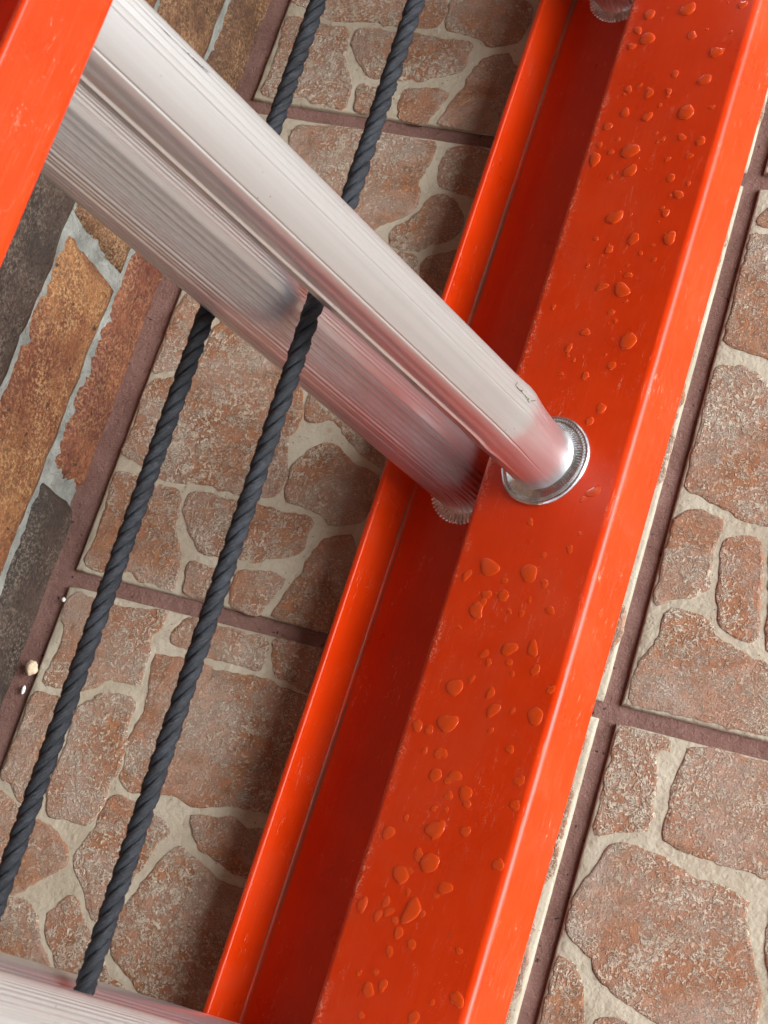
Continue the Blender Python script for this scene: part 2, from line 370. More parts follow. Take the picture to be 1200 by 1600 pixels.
DROPS=[(115.5,396.0,4.7),(149.9,394.7,3.1),(90.7,395.5,3.6),(86.2,384.7,3.2),(94.5,377.9,5.1),(85.2,373.5,2.8),(123.2,376.8,3.1),(142.1,363.3,4.2),(119.9,350.8,2.7),(139.9,344.9,4.2),(92.1,342.9,2.7),(99.0,344.9,1.9),(107.0,338.9,3.1),(119.1,339.1,2.3),(94.7,326.8,3.1),(110.4,322.5,3.4),(134.3,323.6,4.9),(149.4,325.8,1.9),(86.1,317.9,3.1),(136.1,307.0,2.6),(148.8,303.6,2.9),(84.2,305.8,2.3),(93.5,300.0,2.3),(105.9,300.1,5.6),(124.3,306.5,1.9),(131.3,293.0,1.8),(144.3,294.3,2.2),(84.3,295.9,4.5),(109.8,286.7,4.1),(98.3,282.7,1.9),(136.8,280.6,2.6),(144.5,269.6,3.3),(140.0,257.9,2.9),(109.1,256.2,4.8),(124.9,242.1,3.6),(147.2,241.9,4.3),(111.6,235.5,2.9),(101.3,242.7,1.5),(138.0,237.7,1.4),(114.3,211.9,3.2),(127.2,209.8,5.0),(128.5,219.0,2.5),(124.7,195.9,2.1),(87.2,199.0,1.8),(140.4,178.5,4.9),(105.1,173.6,2.8),(134.7,163.7,2.8),(112.5,183.6,2.8),(120.6,157.1,2.4),(136.2,138.2,3.1),(131.6,130.4,2.7),(129.2,170.1,1.0),(110.6,166.2,1.4),(146.0,90.5,3.7),(97.6,43.1,5.7),(85.3,37.4,3.1),(122.4,42.4,5.0),(97.8,18.8,5.0),(111.2,28.6,3.3),(141.0,24.0,2.9),(98.9,-23.6,5.3),(101.3,-42.7,5.6),(83.8,-46.9,3.3),(92.7,-58.9,2.0),(126.3,-6.1,2.3),(130.1,-11.8,1.6),(124.0,0.9,4.3),(137.6,2.7,3.9),(120.9,-23.4,2.9),(125.4,-32.0,3.9),(150.1,-31.2,4.5),(154.4,-16.7,2.6),(103.5,-69.9,3.6),(114.8,-68.6,3.9),(123.8,-75.6,4.2),(112.9,-96.2,5.2),(130.2,-94.0,2.9),(86.5,-103.4,3.9),(115.4,-113.0,5.8),(101.1,-121.9,4.9),(128.2,-122.8,3.8),(113.5,-137.6,5.8),(84.2,-140.9,3.6),(95.1,-144.0,2.9),(102.6,-179.1,3.6),(110.0,-175.1,3.2),(132.1,-184.9,3.2),(152.4,-171.2,4.1),(153.4,-106.0,3.5),(151.6,-64.3,2.9),(153.0,-76.3,2.8),(141.3,-49.9,2.6),(119.1,-152.8,2.9),(108.6,-86.4,1.9),(115.8,-85.7,1.6)]
TW, PITCH = 0.330, 0.340
def rect(x0, y0, x1, y1): return ('r', x0, y0, x1, y1)
FILL = {'A': [rect(205,8,326,66), rect(205,74,250,150), rect(258,74,326,120), rect(258,128,326,205), rect(198,160,250,232), rect(258,213,326,262), rect(196,270,326,332), rect(4,212,30,300), rect(60,197,115,227)],
        'B': [rect(196,240,326,332), rect(198,130,326,232), rect(10,8,90,88), rect(98,8,200,96), rect(208,8,326,122)],
        'C': [rect(8,8,110,72), rect(8,80,110,143), rect(118,8,220,140), rect(132,282,220,332), rect(228,200,322,332), rect(140,150,220,272), rect(228,8,322,192)],
        'D': [rect(107,8,210,114), rect(84,126,200,208), rect(76,218,190,332), rect(218,8,322,150), rect(208,160,322,332)]}

def smooth_loop(pts, step=2.6, amp=0.75, seed=0.0):
    """closed Catmull-Rom through the outline, resampled and roughened (mm)"""
    n = len(pts); out = []
    for i in range(n):
        p0, p1, p2, p3 = (Vector(pts[(i + k) % n]) for k in (-1, 0, 1, 2))
        k = max(1, int((p2 - p1).length / step))
        for j in range(k):
            s = j / k
            out.append(0.5 * (2 * p1 + (p2 - p0) * s + (2 * p0 - 5 * p1 + 4 * p2 - p3) * s * s + (3 * p1 - p0 - 3 * p2 + p3) * s ** 3))
    res = []
    m = len(out)
    for i in range(m):
        a = out[i - 1]; b = out[(i + 1) % m]
        t = b - a
        if t.length < 1e-6: continue
        nrm = Vector((t.y, -t.x)).normalized()
        c = out[i]
        d = noise.noise(Vector((c.x * 0.16, c.y * 0.16, seed))) * amp * 1.3 + noise.noise(Vector((c.x * 0.5, c.y * 0.5, seed + 5))) * amp
        res.append(c + nrm * d * 1.35)
    return res

def outline(spec, seed):
    if spec[0] == 'r':
        _, x0, y0, x1, y1 = spec
        rr = random.Random(seed); c = []
        r = 7
        for (ax, ay, bx, by) in ((x0, y0, x1, y0), (x1, y0, x1, y1), (x1, y1, x0, y1), (x0, y1, x0, y0)):
            L = math.hypot(bx - ax, by - ay); k = max(2, int(L / 16))
            for j in range(k):
                s = (r + (L - 2 * r) * j / (k - 1)) / L
                c.append((ax + (bx - ax) * s + rr.uniform(-2.6, 2.6), ay + (by - ay) * s + rr.uniform(-2.6, 2.6)))
        return smooth_loop(c, seed=seed)
    return smooth_loop([(min(max(x, 3), 327), min(max(y, 4), 327 if False else 333)) for x, y in spec], seed=seed)

def area(l):
    return 0.5 * sum(l[i - 1].x * l[i].y - l[i].x * l[i - 1].y for i in range(len(l)))

def stone_geo(loop, verts, faces, h=1.7, seed=0):
    """stone with a rounded shoulder and an uneven face (mm in, metres out)"""
    if area(loop) < 0: loop = loop[::-1]
    n = len(loop); nr = []
    for i in range(n):
        t = loop[(i + 1) % n] - loop[i - 1]
        nr.append(Vector((t.y, -t.x)).normalized())
    base = len(verts)
    for off, z in ((1.5, -0.6), (1.0, 0.50 * h), (0.4, 0.85 * h), (-0.8, h)):
        for i in range(n):
            q = loop[i] + nr[i] * off
            dz = noise.noise(Vector((q.x * 0.09, q.y * 0.09, seed + 3))) * 0.5 + noise.noise(Vector((q.x * 0.4, q.y * 0.4, seed))) * 0.25
            verts.append((q.x / 1000, q.y / 1000, (z + (dz if z > 0.5 else 0)) / 1000))
    for r in range(3):
        for i in range(n):
            j = (i + 1) % n
            faces.append((base + r * n + i, base + r * n + j, base + (r + 1) * n + j, base + (r + 1) * n + i))
    faces.append(tuple(base + 3 * n + i for i in range(n)))

def finish_flat_cap(mesh):
    for p in mesh.polygons:
        p.use_smooth = len(p.vertices) <= 4

def tile_mesh():
    """one moulded tile, 330 mm square, softened rim, slightly wavy edge"""
    verts, faces = [], []
    k = 40
    ring = []
    for (ax, ay, bx, by) in ((0, 0, 330, 0), (330, 0, 330, 330), (330, 330, 0, 330), (0, 330, 0, 0)):
        for j in range(k):
            ring.append(Vector((ax + (bx - ax) * j / k, ay + (by - ay) * j / k)))
    ring = [Vector((q.x, q.y + 5)) for q in ring]
    n = len(ring); c = Vector((165, 170))
    for ins, z in ((-0.2, -9), (0, -1.4), (0.5, -0.4), (1.6, 0), (6, 0.1)):
        for q in ring:
            w = noise.noise(Vector((q.x * 0.07, q.y * 0.07, 2.2))) * 0.9 + noise.noise(Vector((q.x * 0.25, q.y * 0.25, 1))) * 0.35
            ix = min(max(q.x, ins + w * 0.5), 330 - ins + w * 0.5); iy = min(max(q.y, 5 + ins + w * 0.5), 335 - ins + w * 0.5)
            verts.append((ix / 1000, iy / 1000, z / 1000))
    for r in range(4):
        for i in range(n):
            j = (i + 1) % n
            faces.append((r * n + i, r * n + j, (r + 1) * n + j, (r + 1) * n + i))
    faces.append(tuple(4 * n + i for i in range(n)))
    m = mesh_from('tile', verts, faces); finish_flat_cap(m)
    return m

# grout bed: an uneven sheet under the tiles, running up to the wall
def sheet(name, x0, x1, y0, y1, z, mat, step, amp=0.0):
    nx = max(1, int((x1 - x0) / step)); ny = max(1, int((y1 - y0) / step))
    vs = []
    for j in range(ny + 1):
        for i in range(nx + 1):
            x = x0 + (x1 - x0) * i / nx; y = y0 + (y1 - y0) * j / ny
            dz = amp * (noise.noise(Vector((x * 45, y * 45, 3))) + 0.6 * noise.noise(Vector((x * 160, y * 160, 8)))) if amp else 0
            vs.append((x, y, z + dz))
    fs = [(j * (nx + 1) + i, j * (nx + 1) + i + 1, (j + 1) * (nx + 1) + i + 1, (j + 1) * (nx + 1) + i) for j in range(ny) for i in range(nx)]
    return link(name, mesh_from(name, vs, fs), mat)

NX0, NX1, NY0, NY1 = 0, 5, -4, 4
floor = sheet('floor', -0.035, NX1 * PITCH, NY0 * PITCH, (NY1 + 1) * PITCH, -0.0032, M_GROUT, 0.006, 0.0007)
tag(floor, kind='structure')
ground = sheet('ground', -60, 60, -60, 60, -0.02, M_GROUND, 10.0)
tag(ground, kind='structure')

TM = tile_mesh()
PAT = {'A': P_A, 'B': P_B, 'C': P_C, 'D': P_D}
near = {(0, 0): ('A', 0), (0, 1): ('A', 0), (0, -1): ('B', 0), (1, -1): ('C', 0), (1, 0): ('D', 0), (1, 1): ('C', 0)}
seedc = 0
STONE_CACHE = {}
def stones_of(key):
    if key not in STONE_CACHE:
        lst = []
        for i, s in enumerate(list(PAT[key]) + FILL[key]):
            v, f = [], []
            stone_geo(outline(s, 11.0 * i + ord(key)), v, f, 0.8 + 0.12 * (i % 3 - 1), i * 3.1 + ord(key))
            m = mesh_from('stone', v, f); finish_flat_cap(m)
            m.materials.append(M_STONE)
            lst.append(m)
        STONE_CACHE[key] = lst
    return STONE_CACHE[key]
JOINED = {}
def joined(key):
    if key not in JOINED:
        v, f = [], []
        for i, s in enumerate(list(PAT[key]) + FILL[key]):
            stone_geo(outline(s, 11.0 * i + ord(key)), v, f, 0.8, i * 3.1)
        m = mesh_from('stones', v, f); finish_flat_cap(m); m.materials.append(M_STONE)
        JOINED[key] = m
    return JOINED[key]
for ix in range(NX0, NX1):
    for iy in range(NY0, NY1 + 1):
        t = link('tile', TM, M_TILE, floor)
        if (ix, iy) in near:
            key, ro = near[(ix, iy)]
            t.location = (ix * PITCH, iy * PITCH, 0)
            for m in stones_of(key):
                link('stone', m, None, t)
        else:
            key = 'ABCD'[(ix * 3 + iy * 5) % 4]; q = (ix + 2 * iy) % 4
            ca = Vector((0.165, 0.170, 0)); rm = Matrix.Rotation(q * math.pi / 2, 3, 'Z')
            off = ca - rm @ ca
            t.location = (ix * PITCH + off.x, iy * PITCH + off.y, 0)
            t.rotation_euler.z = q * math.pi / 2
            tag(link('stones', joined(key), None, t), kind='stuff')

# ------------------------------------------------------------------ brick wall on the left
XW = -0.0165
wall = empty('brick_wall', Matrix.Translation((XW, 0, 0)))
tag(wall, 'weathered brick wall with grey mortar rising from the tiled floor', 'wall')
WY0, WY1, COURSE, BL = -1.3, 1.75, 0.077, 0.240
NC = 7
def brick_mesh(seed, L, hgt, D=0.09):
    verts, faces = [], []
    # front face grid with a worn rounded rim, then sides
    ny, nz = 30, 9
    idx = {}
    for j in range(ny + 1):
        for k in range(nz + 1):
            y = L * j / ny - L / 2; z = hgt * k / nz - hgt / 2
            e = min(j, ny - j) / ny * L; e2 = min(k, nz - k) / nz * hgt
            d = min(e, e2)
            x = -0.0032 * math.exp(-d / 0.0022)
            q = Vector((y * 38, z * 38, seed))
            x += 0.0012 * noise.noise(q) + 0.0009 * noise.noise(q * 3.1)
            if d < 1e-9:
                wob = 0.0024 * noise.noise(Vector((y * 70, z * 70, seed + 4)))
                if e < 1e-9: y += wob
                if e2 < 1e-9: z += wob
            idx[j, k] = len(verts); verts.append((x, y, z))
    for j in range(ny):
        for k in range(nz):
            faces.append((idx[j, k], idx[j + 1, k], idx[j + 1, k + 1], idx[j, k + 1]))
    rim = [idx[j, 0] for j in range(ny + 1)] + [idx[ny, k] for k in range(1, nz + 1)] + [idx[j, nz] for j in range(ny - 1, -1, -1)] + [idx[0, k] for k in range(nz - 1, 0, -1)]
    b0 = len(verts)
    for i in rim:
        v = verts[i]; verts.append((-D, v[1], v[2]))
    n = len(rim)
    for i in range(n):
        j = (i + 1) % n
        faces.append((rim[j], rim[i], b0 + i, b0 + j))
    faces.append(tuple(b0 + i for i in range(n)))
    return mesh_from('brick', verts, faces)
BH = COURSE - 0.0054
zc12 = 0.0435
variants = {}
def get_brick(seed, L, kind):
    key = (seed, L, kind)
    if key not in variants:
        m = brick_mesh(seed * 7.3, L, BH); m.materials.append(M_BR[kind]); variants[key] = m
    return variants[key]
for c in range(NC):
    ztop = zc12 + COURSE * c - 0.005
    off = 0.048 if c % 2 == 0 else 0.177
    k0 = int((WY0 - off) / BL); 
    for k in range(k0, int((WY1 - off) / BL)):
        y0 = off + k * BL
        rr = random.Random(c * 100 + k)
        kind = rr.choice(['orange', 'red', 'brown', 'dark', 'brown'])
        if (c, k) == (0, 0): kind = 'red'
        if (c, k) == (0, -1): kind = 'dark'
        if (c, k) == (0, 1): kind = 'brown'
        if (c, k) == (1, -1): kind = 'orange'
        if (c, k) == (1, 0): kind = 'brown'
        if (c, k) == (2, 0) or (c, k) == (2, -1): kind = 'dark'
        b = link('brick', get_brick(rr.randint(0, 4), BL - 0.011, kind), None, wall)
        b.location = (rr.uniform(-0.0012, 0.0012), y0 + BL / 2, ztop - BH / 2)
        b.rotation_euler = (rr.uniform(-0.006, 0.006), 0, rr.uniform(-0.004, 0.004))
# mortar bed behind and between the bricks: rough, near flush
def mortar():
    vs, fs = [], []
    z0, z1 = -0.03, zc12 + COURSE * (NC - 1)
    y0, y1 = -0.35, 0.75; st = 0.0028
    ny = int((y1 - y0) / st); nz = int((z1 - z0) / st)
    for j in range(ny + 1):
        for k in range(nz + 1):
            y = y0 + (y1 - y0) * j / ny; z = z0 + (z1 - z0) * k / nz
            x = -0.0037 + 0.0020 * noise.noise(Vector((y * 55, z * 55, 1))) + 0.0016 * noise.noise(Vector((y * 210, z * 210, 5)))
            vs.append((x, y, z))
    for j in range(ny):
        for k in range(nz):
            a = j * (nz + 1) + k
            fs.append((a, a + nz + 1, a + nz + 2, a + 1))
    m = mesh_from('mortar', vs, fs)
    return link('mortar', m, M_MORTAR, wall)
mortar()
def box_mesh(name, x0, x1, y0, y1, z0, z1):
    v = [(x, y, z) for x in (x0, x1) for y in (y0, y1) for z in (z0, z1)]
    f = [(0, 1, 3, 2), (4, 6, 7, 5), (0, 4, 5, 1), (2, 3, 7, 6), (0, 2, 6, 4), (1, 5, 7, 3)]
    return mesh_from(name, v, f, False)
link('mortar_backing', box_mesh('mortar_backing', -0.12, -0.009, WY0, WY1, -0.03, zc12 + COURSE * (NC - 1)), M_MORTAR, wall)
link('upper_brickwork', box_mesh('upper_brickwork', -0.12, -0.002, WY0 - 1.5, WY1 + 1.5, zc12 + COURSE * (NC - 1), 2.6), M_WALL, wall)

# ------------------------------------------------------------------ extension ladder lying on its side, leaning 20.6 degrees to the wall
yaw, lean = math.radians(0.45), math.radians(20.6)
U = Vector((math.sin(yaw), math.cos(yaw), 0)); E1 = Vector((math.cos(yaw), -math.sin(yaw), 0)); ZZ = Vector((0, 0, 1))
V = E1 * math.cos(lean) + ZZ * math.sin(lean)
Wd = -E1 * math.sin(lean) + ZZ * math.cos(lean)
ORG = Vector((0.1887, 0, 0.0014))
LM = Matrix(((V.x, U.x, Wd.x, ORG.x), (V.y, U.y, Wd.y, ORG.y), (V.z, U.z, Wd.z, ORG.z), (0, 0, 0, 1)))
ladder = empty('extension_ladder', LM)
tag(ladder, 'orange fibreglass extension ladder with silver aluminium rungs lying on its side', 'ladder')

def round_poly(spec, seg=6):
    """spec: list of (x, z, radius) -> points with arcs and tight support points beside them"""
    n = len(spec); out = []
    for i in range(n):
        p = Vector(spec[i][:2]); r = spec[i][2]
        a = Vector(spec[i - 1][:2]); b = Vector(spec[(i + 1) % n][:2])
        da = (a - p).normalized(); db = (b - p).normalized()
        ang = da.angle(db); tl = r / math.tan(ang / 2)
        c = p + (da + db).normalized() * (r / math.sin(ang / 2))
        s = p + da * tl; e = p + db * tl
        sup = 0.0004
        out.append(s + da * sup)
        v0 = s - c; v1 = e - c
        tot = v0.angle(v1); sg = 1 if v0.x * v1.y - v0.y * v1.x > 0 else -1
        for k in range(seg + 1):
            th = sg * tot * k / seg
            out.append(c + Vector((v0.x * math.cos(th) - v0.y * math.sin(th), v0.x * math.sin(th) + v0.y * math.cos(th))))
        out.append(e + db * sup)
    return out

U0, U1 = -1.25, 2.05
def channel(name, spec, label=None):
    pts = round_poly(spec); n = len(pts)
    ys = [U0 + (U1 - U0) * i / 40 for i in range(41)]
    vs = [(q.x, y, q.y) for y in ys for q in pts]
    fs = []
    for r in range(len(ys) - 1):
        for i in range(n):
            j = (i + 1) % n
            fs.append((r * n + i, (r + 1) * n + i, (r + 1) * n + j, r * n + j))
    fs.append(tuple(range(n))); fs.append(tuple((len(ys) - 1) * n + i for i in reversed(range(n))))
    m = mesh_from(name, vs, fs)
    bm = bmesh.new(); bm.from_mesh(m); bmesh.ops.recalc_face_normals(bm, faces=bm.faces); bm.to_mesh(m); bm.free()
    for p in m.polygons:
        p.use_smooth = len(p.vertices) <= 4
    o = link(name, m, M_ORANGE, ladder)
    if label: o['label'] = label
    return o
T = 0.0042
def u_spec(x0, x1, zw, zf, t=T):
    """channel with its web at zw (outer face) and flanges reaching zf"""
    s = 1 if zf > zw else -1
    return [(x0, zw, 0.0045), (x1, zw, 0.0045), (x1, zf, 0.0016), (x1 - t, zf, 0.0016), (x1 - t, zw + s * t, 0.0022), (x0 + t, zw + s * t, 0.0022), (x0 + t, zf, 0.0016), (x0, zf, 0.0016)]
HF = 0.042
WT = 0.437
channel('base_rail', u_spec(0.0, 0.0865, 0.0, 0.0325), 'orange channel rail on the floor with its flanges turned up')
channel('fly_rail', u_spec(0.074, 0.1605, HF, 0.0062), 'orange channel rail with rain drops on its flat face')
channel('fly_rail', u_spec(0.074, 0.1605, WT, WT + 0.0325), 'blurred orange upper rail at the top left')
channel('base_rail', u_spec(0.0, 0.0865, WT + HF, WT + HF - 0.0325), 'orange outer upper rail beyond the top left')

# rung extrusions (profile angle measured from the ladder's front, counter-clockwise to the ladder's top)
def gauss(x, w): return math.exp(-(x / w) ** 2)
def prof_fly(deg):
    d = (deg + 180) % 360 - 180            # -180..180
    th = math.radians(d); c, s = math.cos(th), math.sin(th)
    a = 19.5
    if d >= 0:
        b = 15.6; r = (abs(c / a) ** 3 + abs(s / b) ** 3) ** (-1 / 3)
        x = r * c
        if 9 < d < 171: r += 0.30 * math.cos(2 * math.pi * (r * (th - math.pi / 2)) / 2.1)
    else:
        b = 19.7; r = (abs(c / a) ** 2 + abs(s / b) ** 2) ** (-0.5)
        m = d if d > -90 else -180 - d      # mirrored about the bottom
        if -51 < m < -6:                    # flat facet between two grooves
            r0 = 19.6; half = math.radians(22.5)
            r = r0 * math.cos(half) / math.cos(math.radians(m + 28.5)) 
            r = r * 0.7 + 19.6 * 0.3
        r += 1.3 * gauss(d + 90, 2.0)
        for g in (-51, -6): r -= 0.6 * gauss(m - g, 1.1)
        r -= 0.25 * gauss(m + 70, 5)
    if d >= 0:
        m = d if d < 90 else 180 - d
        r -= 0.3 * gauss(m - 5, 1.2)
    return r * c, r * s
def prof_base(deg):
    d = (deg + 180) % 360 - 180
    d = -d                                   # tread turned the other way
    th = math.radians(d); c, s = math.cos(th), math.sin(th)
    if d >= 0:
        a, b = 20.6, 17.2; r = (abs(c / a) ** 2.8 + abs(s / b) ** 2.8) ** (-1 / 2.8)
        x = r * c
        amp = 0.26 + 0.60 * min(1.0, max(0.0, (abs(x) - 9.5) / 4))
        if 4 < d < 176:
            ph = (r * (th - math.pi / 2) / 3.1 + 0.5) % 1.0 - 0.5
            r += amp * 0.35 * math.cos(2 * math.pi * ph) + 0.25 * math.cos(2 * math.pi * x / 7.9 + 0.6) - (0.35 + amp) * gauss(abs(ph) - 0.5, 0.17)
    else:
        a, b = 20.6, 20.8; r = (abs(c / a) ** 2 + abs(s / b) ** 2) ** (-0.5)
        if -60 < d < -4 or -176 < d < -120: r += 0.12 * math.cos(2 * math.pi * r * th / 2.5)
    return r * c, -r * s
def sstep(a, b, x):
    t = min(1.0, max(0.0, (x - a) / (b - a))); return t * t * (3 - 2 * t)
def rung_mesh(name, prof, z0, z1, rc, cdx, cdy, k0, k1):
    NP = 460
    base = [prof(360 * i / NP) for i in range(NP)]
    zs = [0, 2, 4, 6, 9, 12, 15, 18, 21, 24, 27, 30, 33, 36, 39, 42, 45, 48, 51, 54, 57, 60, 63, 66, 70, 75, 82]
    Lm = (z1 - z0) * 1000
    zz = zs + [Lm * 0.3, Lm * 0.5, Lm * 0.7] + [Lm - z for z in reversed(zs)]
    vs = []
    for z in zz:
        e = min(z, Lm - z)
        k = sstep(k0, k1, z)                              # the far end keeps its full section
        fl = 3.2 * math.exp(-e / 2.5)                       # flares into the collar
        bulge = 1.0 + 0.045 * gauss(z - k1 + 10, 9)
        for i, (x, y) in enumerate(base):
            th = 2 * math.pi * i / NP
            rr = rc + fl
            # the round neck keeps a ghost of the ribs
            g = (math.hypot(x, y) - 19.2) * 0.12
            cx, cy = cdx + (rr + g) * math.cos(th), cdy + (rr + g) * math.sin(th)
            vs.append(((cx + (x * bulge - cx) * k) / 1000, (cy + (y * bulge - cy) * k) / 1000, z0 + z / 1000))
    fs = [(r * NP + i, r * NP + (i + 1) % NP, (r + 1) * NP + (i + 1) % NP, (r + 1) * NP + i) for r in range(len(zz) - 1) for i in range(NP)]
    m = mesh_from(name, vs, fs); m.materials.append(M_ALU)
    return m
def collar_mesh(name, R, teeth, flat=False):
    NP = teeth * 6
    if flat: prof = [(16.5, 2.2), (20, 1.6), (R - 4, 1.3), (R - 2, 1.6), (R - 0.6, 1.3), (R, 0.7), (R, 0.0)]
    else: prof = [(17.4, 5.2), (18.8, 3.9), (20.2, 3.0), (21.4, 2.4), (22.2, 2.0), (22.9, 1.9), (23.6, 2.3), (24.4, 2.6), (25.2, 2.3), (R - 0.3, 1.5), (R, 0.7), (R, 0.0)]
    vs = []
    for j, (r, z) in enumerate(prof):
        for i in range(NP):
            th = 2 * math.pi * i / NP
            t = math.cos(teeth * th)
            rr, zz = r, z
            if flat and j >= 2: rr += 0.45 * t * (1 if j > 3 else 0); zz += 0.3 * t * (z > 0)
            if not flat and 2 <= j <= 6:
                amp = 0.22 * (0.5 + 0.5 * math.sin(th * 1.0 + 0.6)); zz += amp * t
            if not flat: rr += 0.35 * noise.noise(Vector((math.cos(th) * 2, math.sin(th) * 2, r * 0.1))); zz += 0.35 * noise.noise(Vector((math.cos(th) * 3, math.sin(th) * 3, 7))) * (z > 0.5)
            vs.append((rr * math.cos(th) / 1000, rr * math.sin(th) / 1000, zz / 1000))
    fs = [(r * NP + i, (r + 1) * NP + i, (r + 1) * NP + (i + 1) % NP, r * NP + (i + 1) % NP) for r in range(len(prof) - 1) for i in range(NP)]
    m = mesh_from(name, vs, fs); m.materials.append(M_COLLAR)
    return m
RM_F = rung_mesh('rung', prof_fly, HF - 0.002, WT + 0.002, 18.2, -1.5, -1.5, 16, 66)
RM_B = rung_mesh('rung', prof_base, T - 0.002, WT + HF - T + 0.002, 19.6, 0, 0, 2, 14)
CM_F = collar_mesh('collar', 26.2, 84); CM_B = collar_mesh('collar', 26.5, 60, True)
RS = 0.340
FLY = (0.1135, 0.1075); BAS = (0.0420, 0.1060)
LBL = {('f', 0): 'near rung of the sliding section, smooth face with a swaged neck', ('b', 0): 'ribbed rung of the rear section behind the smooth one', ('f', -1): 'rung cropped at the bottom left corner'}
for k in range(-3, 6):
    for typ, rm, cm, (x, y), zlo, zhi in (('f', RM_F, CM_F, FLY, HF, WT), ('b', RM_B, CM_B, BAS, T, WT + HF - T)):
        yy = y + RS * k
        if k > 0: yy += 0.005
        if yy > U1 - 0.05 or yy < U0 + 0.05: continue
        r = link('rung', rm, None, ladder); r.location = (x, yy, 0)
        if (typ, k) in LBL: r['label'] = LBL[typ, k]
        c = link('collar', cm, None, r)
        c.location = (-0.0015 if typ == 'f' else 0, -0.0015 if typ == 'f' else 0, zlo)
        if (typ, k) == ('f', 0): rung0 = r
        if k in (-1, 0):
            c2 = link('collar', cm, None, r); c2.location = (c.location.x, c.location.y, zhi); c2.rotation_euler = (math.pi, 0, 0)

# ------------------------------------------------------------------ ropes (three laid strands each)
def rope(name, x, z0, zslope, label, phase):
    r = empty(name, LM @ Matrix.Translation((x, 0, z0)))
    tag(r, label, 'rope', 'black ropes running along the ladder')
    y0, y1, PT, HR, SR = -0.75, 1.1, 0.0285, 0.00262, 0.00232
    st = 0.0023; ny = int((y1 - y0) / st); NS = 12
    for s in range(3):
        vs, fs, uvs = [], [], []
        for j in range(ny + 1):
            y = y0 + (y1 - y0) * j / ny
            sag = 0.0016 * math.sin(y * 9 + phase) + 0.0008 * math.sin(y * 23 + phase * 2)
            ph = 2 * math.pi * y / PT + s * 2 * math.pi / 3 + phase + 0.35 * math.sin(y * 31) + 0.25 * noise.noise(Vector((y * 40, s, phase)))
            cx, cz = HR * math.cos(ph), -HR * math.sin(ph)
            tx, ty, tz = -2 * math.pi / PT * HR * math.sin(ph), 1.0, -2 * math.pi / PT * HR * math.cos(ph)
            t = Vector((tx, ty, tz)).normalized()
            rad = Vector((math.cos(ph), 0, -math.sin(ph))); bi = t.cross(rad).normalized()
            rv = 1 + 0.07 * noise.noise(Vector((y * 90, s * 7, phase)))
            for i in range(NS):
                a = 2 * math.pi * i / NS + 0.8 * y / st * 0.16
                q = (rad * (math.cos(a) * SR * 0.93) + bi * (math.sin(a) * SR * 1.12)) * rv * (1 + 0.05 * math.cos(i * math.pi))
                vs.append((cx + q.x + sag, y + q.y, cz + q.z + zslope * y + sag))
        for j in range(ny):
            for i in range(NS):
                i2 = (i + 1) % NS
                fs.append((j * NS + i, j * NS + i2, (j + 1) * NS + i2, (j + 1) * NS + i))
                tw = j * 0.16
                uvs += [(i / NS * 6 + tw, j * 0.4), ((i + 1) / NS * 6 + tw, j * 0.4), ((i + 1) / NS * 6 + tw + 0.16, (j + 1) * 0.4), (i / NS * 6 + tw + 0.16, (j + 1) * 0.4)]
        m = mesh_from('strand', vs, fs)
        uv = m.uv_layers.new(name='UVMap')
        for li, c in enumerate(uvs): uv.data[li].uv = c
        link('strand', m, M_ROPE, r)
    return r
rope('rope', 0.0695, 0.2015, 0.027, 'black twisted rope threaded between the smooth rung and the ribbed rung', 0.4)
rope('rope', 0.0125, 0.2115, 0.024, 'black twisted rope nearest the brick wall, passing behind both rungs', 2.1)

# ------------------------------------------------------------------ rain drops standing on the front rail's flat face
def drop_mesh(seed):
    rr = random.Random(seed)
    NA, vs, fs = 28, [], []
    el = rr.uniform(0.72, 1.0); ph = rr.uniform(0, 6.28); lob = rr.uniform(0.03, 0.19); sk = rr.uniform(-0.3, 0.3)
    prof = [(1.0, 0.0), (1.02, 0.07), (0.985, 0.15), (0.90, 0.245), (0.76, 0.325), (0.56, 0.385), (0.32, 0.415)]
    for r, z in prof:
        for i in range(NA):
            a = 2 * math.pi * i / NA
            w = 1 + lob * math.cos(2 * a + ph) + lob * 0.7 * math.cos(3 * a + ph * 1.7) + 0.03 * math.cos(5 * a + ph)
            vs.append((r * w * math.cos(a) * el, r * w * math.sin(a), z * (1 + sk * 0.3 * math.cos(a))))
    vs.append((0, 0, 0.425))
    for j in range(len(prof) - 1):
        for i in range(NA):
            k = (i + 1) % NA
            fs.append((j * NA + i, j * NA + k, (j + 1) * NA + k, (j + 1) * NA + i))
    t = len(prof) - 1
    for i in range(NA): fs.append((t * NA + i, t * NA + (i + 1) % NA, len(vs) - 1))
    fs.append(tuple(reversed(range(NA))))
    m = mesh_from('water_drop', vs, fs); m.materials.append(M_WATER)
    m.polygons[-1].use_smooth = False
    return m
DM = [drop_mesh(i) for i in range(14)]
rd = random.Random(3)
allow = list(DROPS)
for _ in range(40):
    allow.append((rd.uniform(86, 150), rd.uniform(150, 400), rd.uniform(0.7, 1.6)))
for _ in range(55):
    allow.append((rd.uniform(90, 148), rd.uniform(-230, 90), rd.uniform(0.9, 3.2)))
